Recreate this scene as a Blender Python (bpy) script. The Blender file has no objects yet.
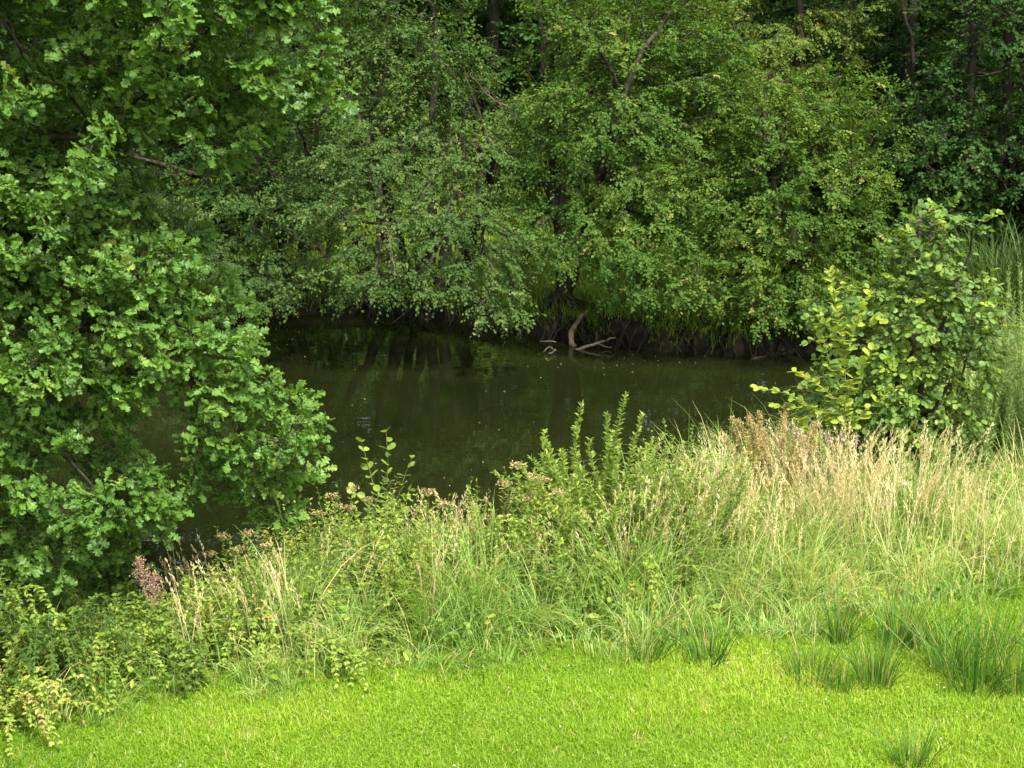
import bpy, math
import numpy as np
C = bpy.context.scene.collection
SC = bpy.context.scene
R = math.radians

# ------------------------------------------------------------------ camera, sky, sun, exposure
F, CAMZ, PITCH = 1625.0, 5.7, R(14.95)
cd = bpy.data.cameras.new('camera'); cam = bpy.data.objects.new('camera', cd); C.objects.link(cam)
cam.location = (0, 0, CAMZ); cam.rotation_euler = (R(90) - PITCH, 0, 0)
cd.sensor_width = 36; cd.lens = F / 1024 * 36; cd.clip_end = 2000; cd.clip_start = 0.05
SC.camera = cam
cd.dof.use_dof = True; cd.dof.focus_distance = 17.0; cd.dof.aperture_fstop = 4.5

SUN_EL, SUN_AZ = R(57), R(150)          # azimuth clockwise from +Y
w = bpy.data.worlds.new('World'); SC.world = w; w.use_nodes = True
nt = w.node_tree; bg = nt.nodes['Background']
sky = nt.nodes.new('ShaderNodeTexSky'); sky.sky_type = 'NISHITA'; sky.sun_disc = False
sky.sun_elevation = SUN_EL; sky.sun_rotation = SUN_AZ
sky.dust_density = 3.0
hs = nt.nodes.new('ShaderNodeHueSaturation'); hs.inputs['Saturation'].default_value = 0.2
nt.links.new(sky.outputs[0], hs.inputs['Color']); nt.links.new(hs.outputs[0], bg.inputs['Color'])
bg.inputs['Strength'].default_value = 0.15
sl = bpy.data.lights.new('sun', 'SUN'); sun = bpy.data.objects.new('sun', sl); C.objects.link(sun)
sl.energy = 3.2; sl.angle = R(6); sl.color = (1.0, 0.95, 0.86)
sun.rotation_euler = (R(90) - SUN_EL, 0, -SUN_AZ + math.pi)
SC.view_settings.view_transform = 'Standard'; SC.view_settings.look = 'None'
SC.view_settings.exposure = 1.64; SC.view_settings.gamma = 1
cy = SC.cycles
cy.max_bounces = 6; cy.diffuse_bounces = 4; cy.glossy_bounces = 3; cy.transmission_bounces = 3
cy.transparent_max_bounces = 4; cy.sample_clamp_indirect = 4; cy.use_denoising = True
cy.caustics_reflective = False; cy.caustics_refractive = False

# ------------------------------------------------------------------ helpers
rng = np.random.default_rng(7)
def ray(px, py):
    dx, dv = (px - 512) / F, -(py - 384) / F
    cp, sp = math.cos(PITCH), math.sin(PITCH)
    return np.array([dx, cp + dv * sp, -sp + dv * cp])
def at(px, py, Y):
    d = ray(px, py); return np.array([0, 0, CAMZ]) + d * (Y / d[1])
def gnd(px, py, z=0.0):
    d = ray(px, py); return np.array([0, 0, CAMZ]) + d * ((z - CAMZ) / d[2])
def norm(v):
    return v / np.maximum(np.linalg.norm(v, axis=-1, keepdims=True), 1e-9)
def smooth(t):
    t = np.clip(t, 0, 1); return t * t * (3 - 2 * t)

def mesh_np(name, V, loops, sizes, mats, tone=None, smooth_shade=False, parent=None, midx=None):
    me = bpy.data.meshes.new(name)
    V = np.asarray(V, np.float32).reshape(-1, 3); loops = np.asarray(loops, np.int32).ravel()
    sizes = np.asarray(sizes, np.int32)
    me.vertices.add(len(V)); me.vertices.foreach_set('co', V.ravel())
    me.loops.add(len(loops)); me.loops.foreach_set('vertex_index', loops)
    me.polygons.add(len(sizes))
    st = np.zeros(len(sizes), np.int32); st[1:] = np.cumsum(sizes)[:-1]
    me.polygons.foreach_set('loop_start', st)
    if smooth_shade: me.polygons.foreach_set('use_smooth', np.ones(len(sizes), bool))
    else: me.polygons.foreach_set('use_smooth', np.zeros(len(sizes), bool))
    for m in (mats if isinstance(mats, (list, tuple)) else [mats]): me.materials.append(m)
    if midx is not None: me.polygons.foreach_set('material_index', np.asarray(midx, np.int32))
    if tone is not None:
        a = me.attributes.new('tone', 'FLOAT', 'POINT'); a.data.foreach_set('value', np.asarray(tone, np.float32))
    me.update(calc_edges=True)
    o = bpy.data.objects.new(name, me); C.objects.link(o)
    if parent is not None: o.parent = parent
    return o

class Geo:
    """collects same-kind geometry, then builds ONE mesh"""
    def __init__(s): s.V, s.L, s.S, s.T, s.n = [], [], [], [], 0
    def add(s, V, faces, tone):
        V = V.reshape(-1, 3); faces = np.asarray(faces)
        s.V.append(V); s.L.append((faces + s.n).ravel()); s.S.append(np.full(len(faces), faces.shape[1]))
        s.T.append(np.broadcast_to(np.asarray(tone, float), (len(V),)).copy() if np.ndim(tone) < 1 or len(np.atleast_1d(tone)) == len(V) else np.asarray(tone))
        s.n += len(V)
    def build(s, name, mat, parent=None, smooth_shade=False):
        return mesh_np(name, np.concatenate(s.V), np.concatenate(s.L), np.concatenate(s.S), mat,
                       np.concatenate(s.T), smooth_shade, parent)

# leaf outlines: (along, across, lift)
def T_simple(fold=0.12, w=0.5, belly=0.45):
    V = [(0, 0, 0), (belly * .55, w * .85, fold), (belly * 1.5, w * .8, fold), (1, 0, -.05), (belly * 1.5, -w * .8, fold), (belly * .55, -w * .85, fold)]
    return np.array(V, float), np.array([(0, 2, 1), (0, 3, 2), (0, 4, 3), (0, 5, 4)])
def T_round():
    V = [(0, 0, 0), (.12, .3, .05), (.45, .48, .1), (.8, .4, .06), (.96, .12, -.02), (.9, 0, -.06), (.96, -.12, -.02), (.8, -.4, .06), (.45, -.48, .1), (.12, -.3, .05), (.5, 0, 0)]
    n = 10
    return np.array(V, float), np.array([(10, (i + 1) % n, i) for i in range(n)])
def T_oak():
    us = [.0, .14, .24, .36, .47, .60, .70, .82, .92, 1.0]
    hw = [.02, .15, .08, .30, .14, .42, .19, .33, .17, .05]
    Vc = [(u, 0, -.10 * (u - .5) ** 2 * 4 * .5) for u in us]
    Vl = [(u + .04 * (h > .14), h, .07 * math.sin(i * 1.9) + .05) for i, (u, h) in enumerate(zip(us, hw))]
    Vr = [(u + .04 * (h > .14), -h * .95, .07 * math.sin(i * 1.9 + 1) + .05) for i, (u, h) in enumerate(zip(us, hw))]
    n = len(us); Fc = []
    for i in range(n - 1):
        Fc += [(i, i + 1, n + i + 1, n + i), (i, 2 * n + i, 2 * n + i + 1, i + 1)]
    return np.array(Vc + Vl + Vr, float), np.array(Fc)
def T_lance():
    V = [(0, 0, 0), (.3, .5, .1), (.65, .4, .06), (1, 0, -.25), (.65, -.4, .06), (.3, -.5, .1)]
    return np.array(V, float), np.array([(0, 2, 1), (0, 3, 2), (0, 4, 3), (0, 5, 4)])
LEAF, ROUND, OAK, LANCE = T_simple(), T_round(), T_oak(), T_lance()

def put_leaves(g, P, D, N, L, W, tone, tpl):
    TV, TF = tpl
    n = len(P); D = norm(D); N = norm(N - D * np.sum(N * D, 1, keepdims=True)); S = np.cross(N, D)
    L = np.broadcast_to(L, n)[:, None, None]; W = np.broadcast_to(W, n)[:, None, None]
    V = P[:, None] + D[:, None] * TV[None, :, :1] * L + S[:, None] * TV[None, :, 1:2] * W + N[:, None] * TV[None, :, 2:3] * W
    k = len(TV)
    Fs = (TF[None] + (np.arange(n) * k)[:, None, None]).reshape(-1, TF.shape[1])
    g.add(V, Fs, np.repeat(np.broadcast_to(tone, n), k))

def shoots(g, P, D, out, k, Ls, leafL, asp, tone, tpl, up=.9, spread=.85, t0=.12, jit=.35, droop=.15, tw=None, tone_s=.07, r=rng, twig_r=.0025):
    """k leaves set alternately along each shoot; a twig for each shoot goes into tw"""
    n = len(P); D = norm(D); Ls = np.broadcast_to(Ls, n)
    Nn = norm(np.array([0, 0, up]) + out * .55 + r.normal(0, .3, (n, 3)))
    S = norm(np.cross(Nn, D))
    for i in range(k):
        t = t0 + (1 - t0) * (i + r.uniform(0, .7, n)) / k
        sg = 1 if i % 2 else -1
        last = i == k - 1
        d = D * (.55 + (last * 1.2)) + S * sg * spread * (0.3 if last else 1) + r.normal(0, jit, (n, 3)); d[:, 2] -= droop
        nn = Nn + r.normal(0, jit * 1.25, (n, 3))
        p = P + D * (Ls * t)[:, None]; p[:, 2] -= .12 * Ls * t * t
        ll = leafL * r.uniform(.6, 1.15, n)
        put_leaves(g, p, d, nn, ll, ll * asp, np.clip(tone + r.normal(0, tone_s, n), 0, 1), tpl)
    if tw is not None:
        E = P + D * Ls[:, None]; E[:, 2] -= .12 * Ls
        tubes(tw, P, E, np.full(n, twig_r * 1.6), np.full(n, twig_r), 3)

def frames(d):
    d = norm(d); ref = np.where(np.abs(d[:, :1]) > .8, np.array([[0, 1., .2]]), np.array([[1., .25, .1]]))
    a = norm(np.cross(d, ref)); return a, np.cross(d, a)
def tubes(g, A, B, ra, rb, sides=6, da=None, db=None, tone=.5):
    n = len(A); d = B - A
    a1, b1 = frames(d if da is None else da); a2, b2 = frames(d if db is None else db)
    th = np.arange(sides) * 2 * math.pi / sides; c, s = np.cos(th)[None, :, None], np.sin(th)[None, :, None]
    r1 = A[:, None] + (a1[:, None] * c + b1[:, None] * s) * np.asarray(ra)[:, None, None]
    r2 = B[:, None] + (a2[:, None] * c + b2[:, None] * s) * np.asarray(rb)[:, None, None]
    V = np.concatenate([r1, r2], 1)
    j = np.arange(sides); q = np.stack([j, (j + 1) % sides, sides + (j + 1) % sides, sides + j], 1)
    Fs = (q[None] + (np.arange(n) * 2 * sides)[:, None, None]).reshape(-1, 4)
    g.add(V, Fs, tone)
def path_tube(g, pts, r0, r1, sides=8, tone=.5, wob=0, r=rng):
    pts = np.asarray(pts, float); n = len(pts)
    m = max(4, n * 3); t = np.linspace(0, n - 1, m); i = np.minimum(t.astype(int), n - 2); f = (t - i)[:, None]
    p0, p1 = pts[i], pts[i + 1]; pm = pts[np.maximum(i - 1, 0)]; pn = pts[np.minimum(i + 2, n - 1)]
    q = .5 * (2 * p0 + (p1 - pm) * f + (2 * pm - 5 * p0 + 4 * p1 - pn) * f ** 2 + (3 * p0 - pm - 3 * p1 + pn) * f ** 3)
    if wob: q[1:-1] += r.normal(0, wob, (m - 2, 3))
    rad = np.linspace(r0, r1, m) * (1 + (r.normal(0, .06, m) if wob else 0))
    d = np.gradient(q, axis=0)
    tubes(g, q[:-1], q[1:], rad[:-1], rad[1:], sides, d[:-1], d[1:], tone)
    return q

def colonize(stems, A, step=.25, kill=.35, trop=(0, 0, 0), iters=70, infl=3.0, r=rng):
    """grow branches from the given stems towards the attractor points"""
    P, par, starts = [], [], []
    for st in stems:
        st = np.asarray(st, float)
        seg = np.linalg.norm(np.diff(st, axis=0), axis=1); tot = np.concatenate([[0], np.cumsum(seg)])
        m = max(3, int(tot[-1] / step)); tt = np.linspace(0, tot[-1], m)
        pts = np.stack([np.interp(tt, tot, st[:, k]) for k in range(3)], 1)
        pts[1:] += r.normal(0, .025, (m - 1, 3))
        b = len(P); starts.append((b, m))
        for k in range(m): P.append(pts[k]); par.append(b + k - 1 if k else -1)
    P = np.array(P); par = list(par); A = A.copy(); trop = np.array(trop, float)
    d2 = ((A[:, None] - P[None]) ** 2).sum(2); near = d2.argmin(1); nd = d2.min(1)
    for it in range(iters):
        if len(A) == 0: break
        act = nd < infl ** 2
        if not act.any(): act = nd <= np.partition(nd, min(5, len(nd) - 1))[min(5, len(nd) - 1)]
        dirs = np.zeros_like(P); np.add.at(dirs, near[act], norm(A[act] - P[near[act]]))
        idx = np.unique(near[act])
        nw = P[idx] + norm(norm(dirs[idx]) + trop + r.normal(0, .16, (len(idx), 3))) * step
        b = len(P); P = np.concatenate([P, nw]); par += list(idx)
        dn = ((A[:, None] - nw[None]) ** 2).sum(2); mn = dn.min(1); am = dn.argmin(1) + b
        up = mn < nd; nd = np.where(up, mn, nd); near = np.where(up, am, near)
        keep = nd > kill ** 2; A, nd, near = A[keep], nd[keep], near[keep]
    return P, np.array(par), starts

def sample_lobes(lobes, n, r=rng, shell=.45, clump=None):
    vol = np.array([l[1][0] * l[1][1] * l[1][2] for l in lobes]) ** .8; cnt = r.multinomial(n, vol / vol.sum())
    out = []
    for (c, rad), k in zip(lobes, cnt):
        u = norm(r.normal(0, 1, (k, 3))); rr = r.uniform(shell ** 3, 1, k) ** (1 / 3)
        rad = np.array(rad)
        if clump: rad = np.maximum(rad - clump[1] * 1.25 * np.array([1, 1, .5]), rad * .4)
        out.append(c + u * rr[:, None] * rad)
    out = np.concatenate(out)
    if clump:                                   # gather the points into flattish boughs with gaps between them
        nc = max(4, int(n / clump[0])); cen = out[r.integers(0, len(out), nc)]
        out = cen[r.integers(0, nc, n)] + np.clip(r.normal(0, 1, (n, 3)), -1.5, 1.5) * np.array([clump[1], clump[1], clump[1] * .42])
    return out
def lobe(px, py, Y, rx, rz, ry):
    """an ellipsoid of foliage measured off the picture: centre pixel, distance, pixel radii, depth radius in metres"""
    return (at(px, py, Y), (rx / F * Y, ry, rz / F * Y))

def tag(o, label=None, cat=None, group=None, kind=None):
    if label: o['label'] = label
    if cat: o['category'] = cat
    if group: o['group'] = group
    if kind: o['kind'] = kind
    return o
def thing(name, label, cat, loc, group=None):
    o = bpy.data.objects.new(name, None); C.objects.link(o); o.location = tuple(loc); o.empty_display_size = .1
    return tag(o, label, cat, group)
def settle(root, *parts):
    """geometry was built in world coordinates: express it about the thing's base"""
    off = np.array(root.location, np.float32)
    for p in parts:
        me = p.data; n = len(me.vertices); co = np.empty(n * 3, np.float32); me.vertices.foreach_get('co', co)
        co = (co.reshape(-1, 3) - off).ravel(); me.vertices.foreach_set('co', co); me.update()
        p.parent = root

# ------------------------------------------------------------------ materials
def new_mat(name):
    m = bpy.data.materials.new(name); m.use_nodes = True; n = m.node_tree.nodes; n.clear()
    return m, n, m.node_tree.links
def ramp(n, stops):
    r = n.new('ShaderNodeValToRGB'); e = r.color_ramp.elements
    while len(e) > 1: e.remove(e[-1])
    e[0].position = stops[0][0]; e[0].color = (*stops[0][1], 1)
    for p, c in stops[1:]:
        q = e.new(p); q.color = (*c, 1)
    return r
def leaf_mat(name, stops, trans=.35, tint=(1.5, 1.35, .6), rough=.5, spec=.35, noise=0):
    m, n, l = new_mat(name)
    a = n.new('ShaderNodeAttribute'); a.attribute_name = 'tone'
    r = ramp(n, stops); l.new(a.outputs['Fac'], r.inputs[0])
    p = n.new('ShaderNodeBsdfPrincipled'); p.inputs['Roughness'].default_value = rough; p.inputs['Specular IOR Level'].default_value = spec
    l.new(r.outputs[0], p.inputs['Base Color'])
    mul = n.new('ShaderNodeMix'); mul.data_type = 'RGBA'; mul.blend_type = 'MULTIPLY'; mul.inputs[0].default_value = 1
    l.new(r.outputs[0], mul.inputs[6]); mul.inputs[7].default_value = (*tint, 1)
    t = n.new('ShaderNodeBsdfTranslucent'); l.new(mul.outputs[2], t.inputs[0])
    mx = n.new('ShaderNodeMixShader'); mx.inputs[0].default_value = trans
    l.new(p.outputs[0], mx.inputs[1]); l.new(t.outputs[0], mx.inputs[2])
    o = n.new('ShaderNodeOutputMaterial'); l.new(mx.outputs[0], o.inputs[0])
    return m
def rough_mat(name, stops, scale=8, rough=.9, bump=.4, stretch=(1, 1, 1), detail=6):
    m, n, l = new_mat(name)
    tc = n.new('ShaderNodeTexCoord'); mp = n.new('ShaderNodeMapping'); mp.inputs['Scale'].default_value = stretch
    l.new(tc.outputs['Object'], mp.inputs[0])
    nz = n.new('ShaderNodeTexNoise'); nz.inputs['Scale'].default_value = scale; nz.inputs['Detail'].default_value = detail
    l.new(mp.outputs[0], nz.inputs['Vector'])
    r = ramp(n, stops); l.new(nz.outputs['Fac'], r.inputs[0])
    p = n.new('ShaderNodeBsdfPrincipled'); p.inputs['Roughness'].default_value = rough; p.inputs['Specular IOR Level'].default_value = .2
    l.new(r.outputs[0], p.inputs['Base Color'])
    b = n.new('ShaderNodeBump'); b.inputs['Strength'].default_value = bump; b.inputs['Distance'].default_value = .03
    l.new(nz.outputs['Fac'], b.inputs['Height']); l.new(b.outputs[0], p.inputs['Normal'])
    o = n.new('ShaderNodeOutputMaterial'); l.new(p.outputs[0], o.inputs[0])
    return m

M_oak = leaf_mat('oak_leaf', [(0, (.034, .076, .012)), (.5, (.076, .163, .020)), (.85, (.13, .24, .034)), (1, (.22, .30, .05))], .38, rough=.45, spec=.35)
M_alder = leaf_mat('alder_leaf', [(0, (.016, .046, .008)), (.45, (.051, .111, .013)), (.75, (.097, .165, .021)), (.9, (.15, .19, .03)), (1, (.24, .23, .06))], .4, rough=.6, spec=.18)
M_alder_b = leaf_mat('grey_green_leaf', [(0, (.018, .045, .011)), (.5, (.051, .101, .016)), (.8, (.10, .155, .032)), (1, (.19, .20, .07))], .38, rough=.6, spec=.2)
M_yellowing = leaf_mat('yellowing_leaf', [(0, (.05, .09, .015)), (.5, (.11, .17, .025)), (.85, (.20, .22, .04)), (1, (.28, .22, .08))], .4, spec=.15)
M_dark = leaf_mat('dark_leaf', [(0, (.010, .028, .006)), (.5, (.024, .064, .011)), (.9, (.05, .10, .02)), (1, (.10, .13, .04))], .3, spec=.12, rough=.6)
M_young = leaf_mat('young_alder_leaf', [(0, (.04, .085, .018)), (.45, (.095, .175, .034)), (.7, (.16, .26, .042)), (1, (.28, .35, .04))], .42, rough=.5, spec=.3)
M_shrub = leaf_mat('shrub_leaf', [(0, (.06, .11, .02)), (.5, (.15, .24, .035)), (.85, (.25, .34, .06)), (1, (.36, .37, .12))], .42, spec=.25)
M_herb = leaf_mat('herb_leaf', [(0, (.035, .08, .010)), (.4, (.125, .22, .024)), (.75, (.25, .34, .045)), (.95, (.34, .35, .08)), (1, (.34, .24, .08))], .42, spec=.25)
M_willowherb = leaf_mat('willowherb_leaf', [(0, (.07, .13, .03)), (.6, (.15, .24, .07)), (1, (.24, .32, .1))], .4, spec=.25)
M_lawn = leaf_mat('lawn_blade', [(0, (.06, .17, .008)), (.5, (.19, .325, .012)), (.8, (.285, .42, .025)), (.95, (.40, .44, .06)), (1, (.46, .40, .16))], .42, tint=(1.3, 1.25, .5))
M_tall = leaf_mat('tall_grass_blade', [(0, (.06, .135, .016)), (.4, (.165, .29, .045)), (.7, (.28, .41, .115)), (.88, (.45, .48, .18)), (1, (.60, .50, .25))], .45, rough=.5, spec=.25)
M_dry = leaf_mat('dry_grass', [(0, (.32, .28, .11)), (.5, (.56, .47, .24)), (1, (.70, .62, .38))], .35, tint=(1.15, 1.05, .8), rough=.6, spec=.2)
M_rush = leaf_mat('rush_stem', [(0, (.022, .075, .006)), (.55, (.06, .15, .012)), (.9, (.12, .21, .025)), (1, (.30, .22, .08))], .2, rough=.55, spec=.2)
M_sedge = leaf_mat('sedge_blade', [(0, (.02, .05, .010)), (.6, (.05, .10, .018)), (1, (.11, .16, .035))], .28, spec=.2)
M_brown = leaf_mat('dead_seed_head', [(0, (.20, .155, .05)), (.6, (.36, .29, .12)), (1, (.48, .40, .20))], .25, tint=(1, .9, .7))
M_rust = leaf_mat('red_brown_panicle', [(0, (.22, .115, .08)), (.6, (.36, .21, .15)), (1, (.46, .31, .22))], .25, tint=(1, .9, .8))
M_purple = leaf_mat('purple_flower', [(0, (.16, .05, .16)), (1, (.40, .17, .36))], .3, tint=(1, .8, 1))
M_pink = leaf_mat('pink_flower', [(0, (.42, .24, .30)), (1, (.62, .44, .48))], .3, tint=(1, .9, 1))
M_white = leaf_mat('white_petal', [(0, (.55, .55, .42)), (1, (.8, .8, .72))], .3, tint=(1, 1, .9))
M_stem = rough_mat('green_stem', [(.3, (.07, .09, .03)), (.7, (.16, .17, .06))], 20)
M_bark = rough_mat('alder_bark', [(.3, (.012, .010, .007)), (.55, (.034, .028, .019)), (.75, (.075, .064, .045))], 9, stretch=(1, 1, .25), bump=.8)
M_palebark = rough_mat('pale_bark', [(.3, (.05, .04, .026)), (.7, (.14, .11, .075))], 12, stretch=(1, 1, .3), bump=.6)
M_deadwood = rough_mat('dead_wood', [(.3, (.12, .10, .07)), (.7, (.27, .235, .18))], 14)
M_root = rough_mat('wet_root', [(.3, (.006, .005, .004)), (.7, (.022, .018, .013))], 10)

# ground: soil, thatch and moss by noise, darker mud towards the pond
def ground_mat():
    m, n, l = new_mat('ground')
    g = n.new('ShaderNodeNewGeometry'); a = n.new('ShaderNodeAttribute'); a.attribute_name = 'tone'
    nz = n.new('ShaderNodeTexNoise'); nz.inputs['Scale'].default_value = 3; nz.inputs['Detail'].default_value = 8
    l.new(g.outputs['Position'], nz.inputs['Vector'])
    soil = ramp(n, [(.3, (.005, .004, .003)), (.7, (.016, .013, .008))]); l.new(nz.outputs['Fac'], soil.inputs[0])
    turf = ramp(n, [(.3, (.05, .095, .005)), (.55, (.085, .135, .008)), (.75, (.12, .145, .02))]); l.new(nz.outputs['Fac'], turf.inputs[0])
    mx = n.new('ShaderNodeMix'); mx.data_type = 'RGBA'; l.new(a.outputs['Fac'], mx.inputs[0])
    l.new(soil.outputs[0], mx.inputs[6]); l.new(turf.outputs[0], mx.inputs[7])
    p = n.new('ShaderNodeBsdfPrincipled'); p.inputs['Roughness'].default_value = .95; p.inputs['Specular IOR Level'].default_value = .1
    l.new(mx.outputs[2], p.inputs['Base Color'])
    b = n.new('ShaderNodeBump'); b.inputs['Strength'].default_value = .6; b.inputs['Distance'].default_value = .05
    l.new(nz.outputs['Fac'], b.inputs['Height']); l.new(b.outputs[0], p.inputs['Normal'])
    o = n.new('ShaderNodeOutputMaterial'); l.new(p.outputs[0], o.inputs[0]); return m
def water_mat():
    m, n, l = new_mat('pond_water')
    g = n.new('ShaderNodeNewGeometry')
    mp = n.new('ShaderNodeMapping'); mp.inputs['Scale'].default_value = (1.0, 2.2, 1); l.new(g.outputs['Position'], mp.inputs[0])
    nz = n.new('ShaderNodeTexNoise'); nz.inputs['Scale'].default_value = 1.6; nz.inputs['Detail'].default_value = 3
    l.new(mp.outputs[0], nz.inputs['Vector'])
    n2 = n.new('ShaderNodeTexNoise'); n2.inputs['Scale'].default_value = .35; n2.inputs['Detail'].default_value = 4
    l.new(g.outputs['Position'], n2.inputs['Vector'])
    r = ramp(n, [(.35, (.0048, .0066, .0016)), (.65, (.0088, .0104, .0028))]); l.new(n2.outputs['Fac'], r.inputs[0])
    p = n.new('ShaderNodeBsdfPrincipled'); p.inputs['Roughness'].default_value = .012; p.inputs['IOR'].default_value = 1.40
    l.new(r.outputs[0], p.inputs['Base Color'])
    b = n.new('ShaderNodeBump'); b.inputs['Strength'].default_value = .045; b.inputs['Distance'].default_value = .05
    l.new(nz.outputs['Fac'], b.inputs['Height']); l.new(b.outputs[0], p.inputs['Normal'])
    o = n.new('ShaderNodeOutputMaterial'); l.new(p.outputs[0], o.inputs[0]); return m

# ------------------------------------------------------------------ terrain and water
WZ = -1.0
shore_px = [(-250, 330), (0, 322), (150, 318), (230, 320), (300, 316), (380, 314), (450, 322), (520, 334), (575, 342), (640, 349), (700, 354), (760, 356), (820, 352), (880, 345), (950, 340), (1000, 350),
            (985, 395), (930, 425), (860, 448), (780, 478), (700, 512), (600, 542), (500, 562), (400, 575), (300, 608), (200, 632), (120, 645), (40, 640), (-80, 615), (-250, 560), (-500, 480), (-500, 380)]
SH = np.array([gnd(x, y, WZ)[:2] for x, y in shore_px])
# round the outline a little with extra points
def densify(Pl, k=4):
    n = len(Pl); out = []
    for i in range(n):
        p0, p1, p2, p3 = Pl[i - 1], Pl[i], Pl[(i + 1) % n], Pl[(i + 2) % n]
        for j in range(k):
            f = j / k
            out.append(.5 * (2 * p1 + (p2 - p0) * f + (2 * p0 - 5 * p1 + 4 * p2 - p3) * f * f + (3 * p1 - p0 - 3 * p2 + p3) * f ** 3))
    return np.array(out)
SH = densify(SH, 3); SH += np.random.default_rng(3).normal(0, .07, SH.shape)
def shore_dist(x, y):
    """signed distance to the water's edge, positive on land"""
    x = np.asarray(x, float); y = np.asarray(y, float); best = np.full(x.shape, 1e9); ins = np.zeros(x.shape, bool)
    for i in range(len(SH)):
        a, b = SH[i - 1], SH[i]; d = b - a
        t = np.clip(((x - a[0]) * d[0] + (y - a[1]) * d[1]) / (d @ d + 1e-12), 0, 1)
        best = np.minimum(best, (x - a[0] - t * d[0]) ** 2 + (y - a[1] - t * d[1]) ** 2)
        c = (a[1] > y) != (b[1] > y)
        xi = a[0] + (y - a[1]) * d[0] / (d[1] if abs(d[1]) > 1e-12 else 1e-12)
        ins ^= c & (x < xi)
    s = np.sqrt(best); return np.where(ins, -s, s)
def bumps(x, y):
    return .5 * np.sin(x * 1.3 + .7 * np.sin(y * .9)) * np.sin(y * 1.1 + 1) + .3 * np.sin(x * 3.1 + 2) * np.sin(y * 2.7 + x) + .2 * np.sin(x * 6.3 + y * 2) * np.sin(y * 7.1)
def terrain(x, y):
    x = np.asarray(x, float); y = np.asarray(y, float); s = shore_dist(x, y)
    far = smooth((y - 22.5 - .2 * np.abs(x)) / 3)
    near_z = WZ - .05 + 1.05 * smooth(s / 2.6)
    far_z = WZ - .08 + .42 * smooth(s / .28) + .45 * smooth(s / 6) + np.maximum(0, (y - 45)) * .01
    z = near_z * (1 - far) + far_z * far
    z = np.where(s < 0, WZ - .12 - .9 * smooth(-s / 2.5), z)
    return z + bumps(x, y) * (.03 + .05 * smooth((s - .2) / 1) * far)
def axis(lo, a, b, hi, fine, coarse):
    return np.unique(np.concatenate([np.linspace(lo, a, coarse), np.arange(a, b, fine), np.linspace(b, hi, coarse)]))
gx = axis(-700, -11, 13, 700, .13, 26); gy = axis(-300, 8, 34, 900, .13, 26)
GX, GY = np.meshgrid(gx, gy); GZ = terrain(GX, GY)
nx, ny = len(gx), len(gy)
ii = (np.arange(ny - 1)[:, None] * nx + np.arange(nx - 1)[None]).ravel()
sd = shore_dist(GX, GY)
turfness = np.where(GY > 24, .35 * smooth((sd - .8) / 1.6), smooth((sd - .3) / 1.6))
go = mesh_np('ground', np.stack([GX, GY, GZ], 2), np.stack([ii, ii + 1, ii + nx + 1, ii + nx], 1), np.full(len(ii), 4), ground_mat(), turfness.ravel(), True)
tag(go, kind='structure')
cxy = SH.mean(0); W2 = cxy + (SH - cxy) * 1.0
nn_ = norm(np.roll(SH, -1, 0) - np.roll(SH, 1, 0)); W2 = SH + np.stack([nn_[:, 1], -nn_[:, 0]], 1) * 0.0
wv = np.concatenate([[[cxy[0], cxy[1], WZ]], np.column_stack([SH + norm(SH - cxy) * .35, np.full(len(SH), WZ)])])
# ngon water sheet, pushed slightly under the banks
wo = mesh_np('pond_water', wv[1:], np.arange(len(SH)), [len(SH)], water_mat()); tag(wo, kind='structure')

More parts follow.
